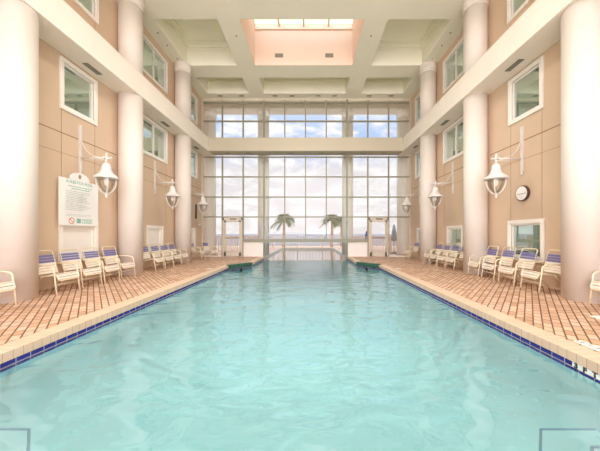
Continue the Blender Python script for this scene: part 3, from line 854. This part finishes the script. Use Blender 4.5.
def palm(x, y, h, rad, label, seed):
    r = random.Random(seed)
    e = empty('palm_tree', (x, y, -.45))
    H = h+.45
    m = MB(); pts = []; rr = []
    for i in range(15):
        t = i/14; pts.append((.08*math.sin(t*2), 0, H*t)); rr.append((.20-.06*t)*(1+.12*(i % 2)))
    m.tube(pts, rr, 10); m.build('trunk', 'trunk', e)
    tip = Vector(pts[-1])
    m = MB()
    for k in range(30):
        az = 2*PI*k/30*2.6+r.uniform(-.2, .2); el = r.uniform(-.3, 1.4); L = rad*r.uniform(.85, 1.15)
        d = Vector((math.cos(az)*math.cos(el), math.sin(az)*math.cos(el), math.sin(el)))
        side = Vector((-math.sin(az), math.cos(az), 0))
        prev = None; sp = []
        for i in range(9):
            t = i/8; p = tip+d*L*t+Vector((0, 0, -.8*L*t*t*(.75 if el > 0 else .55))); sp.append(p)
        m.tube(sp, [.025*(1-.8*i/8) for i in range(9)], 5)
        # fan of stiff leaflets at the outer half
        for i in range(2, 9):
            for s in (-1, 1):
                p = sp[i]; tang = (sp[min(i+1, 8)]-sp[i-1]).normalized()
                ll = .42*rad*(1-.3*abs(i-5)/4)
                q = p+(side*s*.75+tang*.7+Vector((0, 0, -.35))).normalized()*ll
                wv = tang*.085*rad
                up = Vector((0, 0, .02))
                m.add([p-wv, p+wv, q, p+up], [(0,1,2), (0,3,2), (3,1,2), (0,1,3)])
    m.build('fronds', 'frond', e)
    tag(e, label, 'palm tree', 'palms beyond the outdoor pool')
palm(-26.5*32/265, 32, 2.95, 1.5, 'palm tree with slim trunk beyond the outdoor pool, standing alone', 1)
palm(21.5*32/265, 32, 2.95, 1.4, 'stout palm tree beyond pool, the front one of a close pair', 2)
palm(31*36/265, 36, 3.05, 1.2, 'slimmer palm tree just behind the stout palm', 5)

def umbrella(u, y, mat, h, label):
    e = empty('closed_umbrella', ((u-310)*y/265, y, -.02))
    m = MB(); m.tube([(0, 0, 0), (0, 0, h)], .025); m.build('pole', 'mullion', e)
    m = MB(); m.lathe([(.06, h*.42), (.17, h*.48), (.15, h*.7), (.07, h*.93), (.02, h)], n=16); m.build('folded_canopy', mat, e)
    m = MB(); m.lathe([(.25, 0), (.25, .08), (.06, .12)], n=20); m.build('base', 'mullion', e)
    tag(e, label, 'umbrella', 'closed umbrellas on the terrace')
umbrella(366.5, 24, 'umbblue', 1.55, 'folded blue umbrella on the terrace beside the clock side door')
umbrella(394, 17.0, 'umbgrey', 1.9, 'folded grey umbrella outside the corner pane on the clock side')

# ------------------------------------------------------------------ fill spots added at the ceiling beams, no fixtures
def downlight(x, y, w, z=ZC-.06, cone=165):  # unseen fill spot, not one of the recessed fittings
    li = bpy.data.lights.new('added_fill_spot', 'SPOT'); li.energy = w; li.spot_size = math.radians(cone); li.spot_blend = 1.0
    li.shadow_soft_size = .25; li.color = (1.0, .95, .88)
    o = bpy.data.objects.new('added_fill_spot', li); C.objects.link(o); o.location = (x, y, z)
FILL = 640
downlight(-.25, 1.6, 650, cone=118)
for y in (5.28, 8.77):
    downlight(-.25, y, FILL)
for y in (1.9, 5.3, 8.6, 12.2): downlight(-.25, y, 450 if y > 3 else 520, cone=66)   # narrow spots added to brighten the water

BACK, UP = 7.5, 2.2
# ------------------------------------------------------------------ world
wd = bpy.data.worlds.new('sky'); SC.world = wd; wd.use_nodes = True
nt = wd.node_tree; N, L = nt.nodes, nt.links
for n_ in list(N): N.remove(n_)
out = N.new('ShaderNodeOutputWorld'); bg = N.new('ShaderNodeBackground')
tc = N.new('ShaderNodeTexCoord'); sep = N.new('ShaderNodeSeparateXYZ'); L.new(tc.outputs['Generated'], sep.inputs[0])
ramp = N.new('ShaderNodeValToRGB')
els = ramp.color_ramp.elements
els[0].position = 0.0; els[0].color = (0.78, 0.69, 0.70, 1)
els[1].position = 0.55; els[1].color = (0.80, 0.81, 0.84, 1)
e1 = els.new(0.23); e1.color = (0.76, 0.695, 0.73, 1)
e2 = els.new(0.33); e2.color = (0.44, 0.56, 0.86, 1)
L.new(sep.outputs['Z'], ramp.inputs['Fac'])
mp = N.new('ShaderNodeMapping'); mp.inputs['Scale'].default_value = (1, 1, 2.6); L.new(tc.outputs['Generated'], mp.inputs['Vector'])
no = N.new('ShaderNodeTexNoise'); no.inputs['Scale'].default_value = 8.0; no.inputs['Detail'].default_value = 8; no.inputs['Roughness'].default_value = .62; no.inputs['Distortion'].default_value = .4
L.new(mp.outputs[0], no.inputs['Vector'])
cr = N.new('ShaderNodeValToRGB'); cr.color_ramp.elements[0].position = .44; cr.color_ramp.elements[1].position = .60
L.new(no.outputs['Fac'], cr.inputs['Fac'])
mx = N.new('ShaderNodeMix'); mx.data_type = 'RGBA'
L.new(cr.outputs['Color'], mx.inputs['Factor']); L.new(ramp.outputs['Color'], mx.inputs['A']); mx.inputs['B'].default_value = (0.92, 0.87, 0.875, 1)
L.new(mx.outputs['Result'], bg.inputs['Color'])
# added fill for the hall: sky strength raised (overhead and behind the photographer)
back = math_node(nt, 'MAXIMUM', math_node(nt, 'MULTIPLY', sep.outputs['Y'], -1.0), 0.0)
low = math_node(nt, 'POWER', math_node(nt, 'MAXIMUM', math_node(nt, 'SUBTRACT', 1.0, math_node(nt, 'ABSOLUTE', sep.outputs['Z'])), 0.0), 1.5)
back = math_node(nt, 'MULTIPLY', back, low)
up = math_node(nt, 'SMOOTH_MIN', math_node(nt, 'MAXIMUM', math_node(nt, 'SUBTRACT', sep.outputs['Z'], 0.62), 0.0), 1.0, 0.0)
stv = math_node(nt, 'ADD', math_node(nt, 'ADD', 0.80, math_node(nt, 'MULTIPLY', back, BACK)), math_node(nt, 'MULTIPLY', up, UP))
L.new(stv, bg.inputs['Strength'])
L.new(bg.outputs[0], out.inputs['Surface'])

# ------------------------------------------------------------------ camera and render look
cam = bpy.data.cameras.new('camera'); co_ = bpy.data.objects.new('camera', cam); C.objects.link(co_)
co_.location = (0, 0, 1.25); co_.rotation_euler = (PI/2, 0, 0)
cam.sensor_fit = 'HORIZONTAL'; cam.sensor_width = 36; cam.lens = 36*265/600
cam.shift_x = -10/600; cam.shift_y = 8.5/600; cam.clip_end = 12000; cam.clip_start = .02
SC.camera = co_
vs_ = SC.view_settings
vs_.view_transform = 'Standard'; vs_.look = 'None'; vs_.gamma = 1; vs_.exposure = 0.62; vs_.use_curve_mapping = False
try:
    SC.cycles.use_denoising = True; SC.cycles.max_bounces = 14; SC.cycles.diffuse_bounces = 8
    SC.cycles.transparent_max_bounces = 24; SC.cycles.glossy_bounces = 5
    SC.cycles.caustics_reflective = False; SC.cycles.sample_clamp_indirect = 8
except Exception: pass
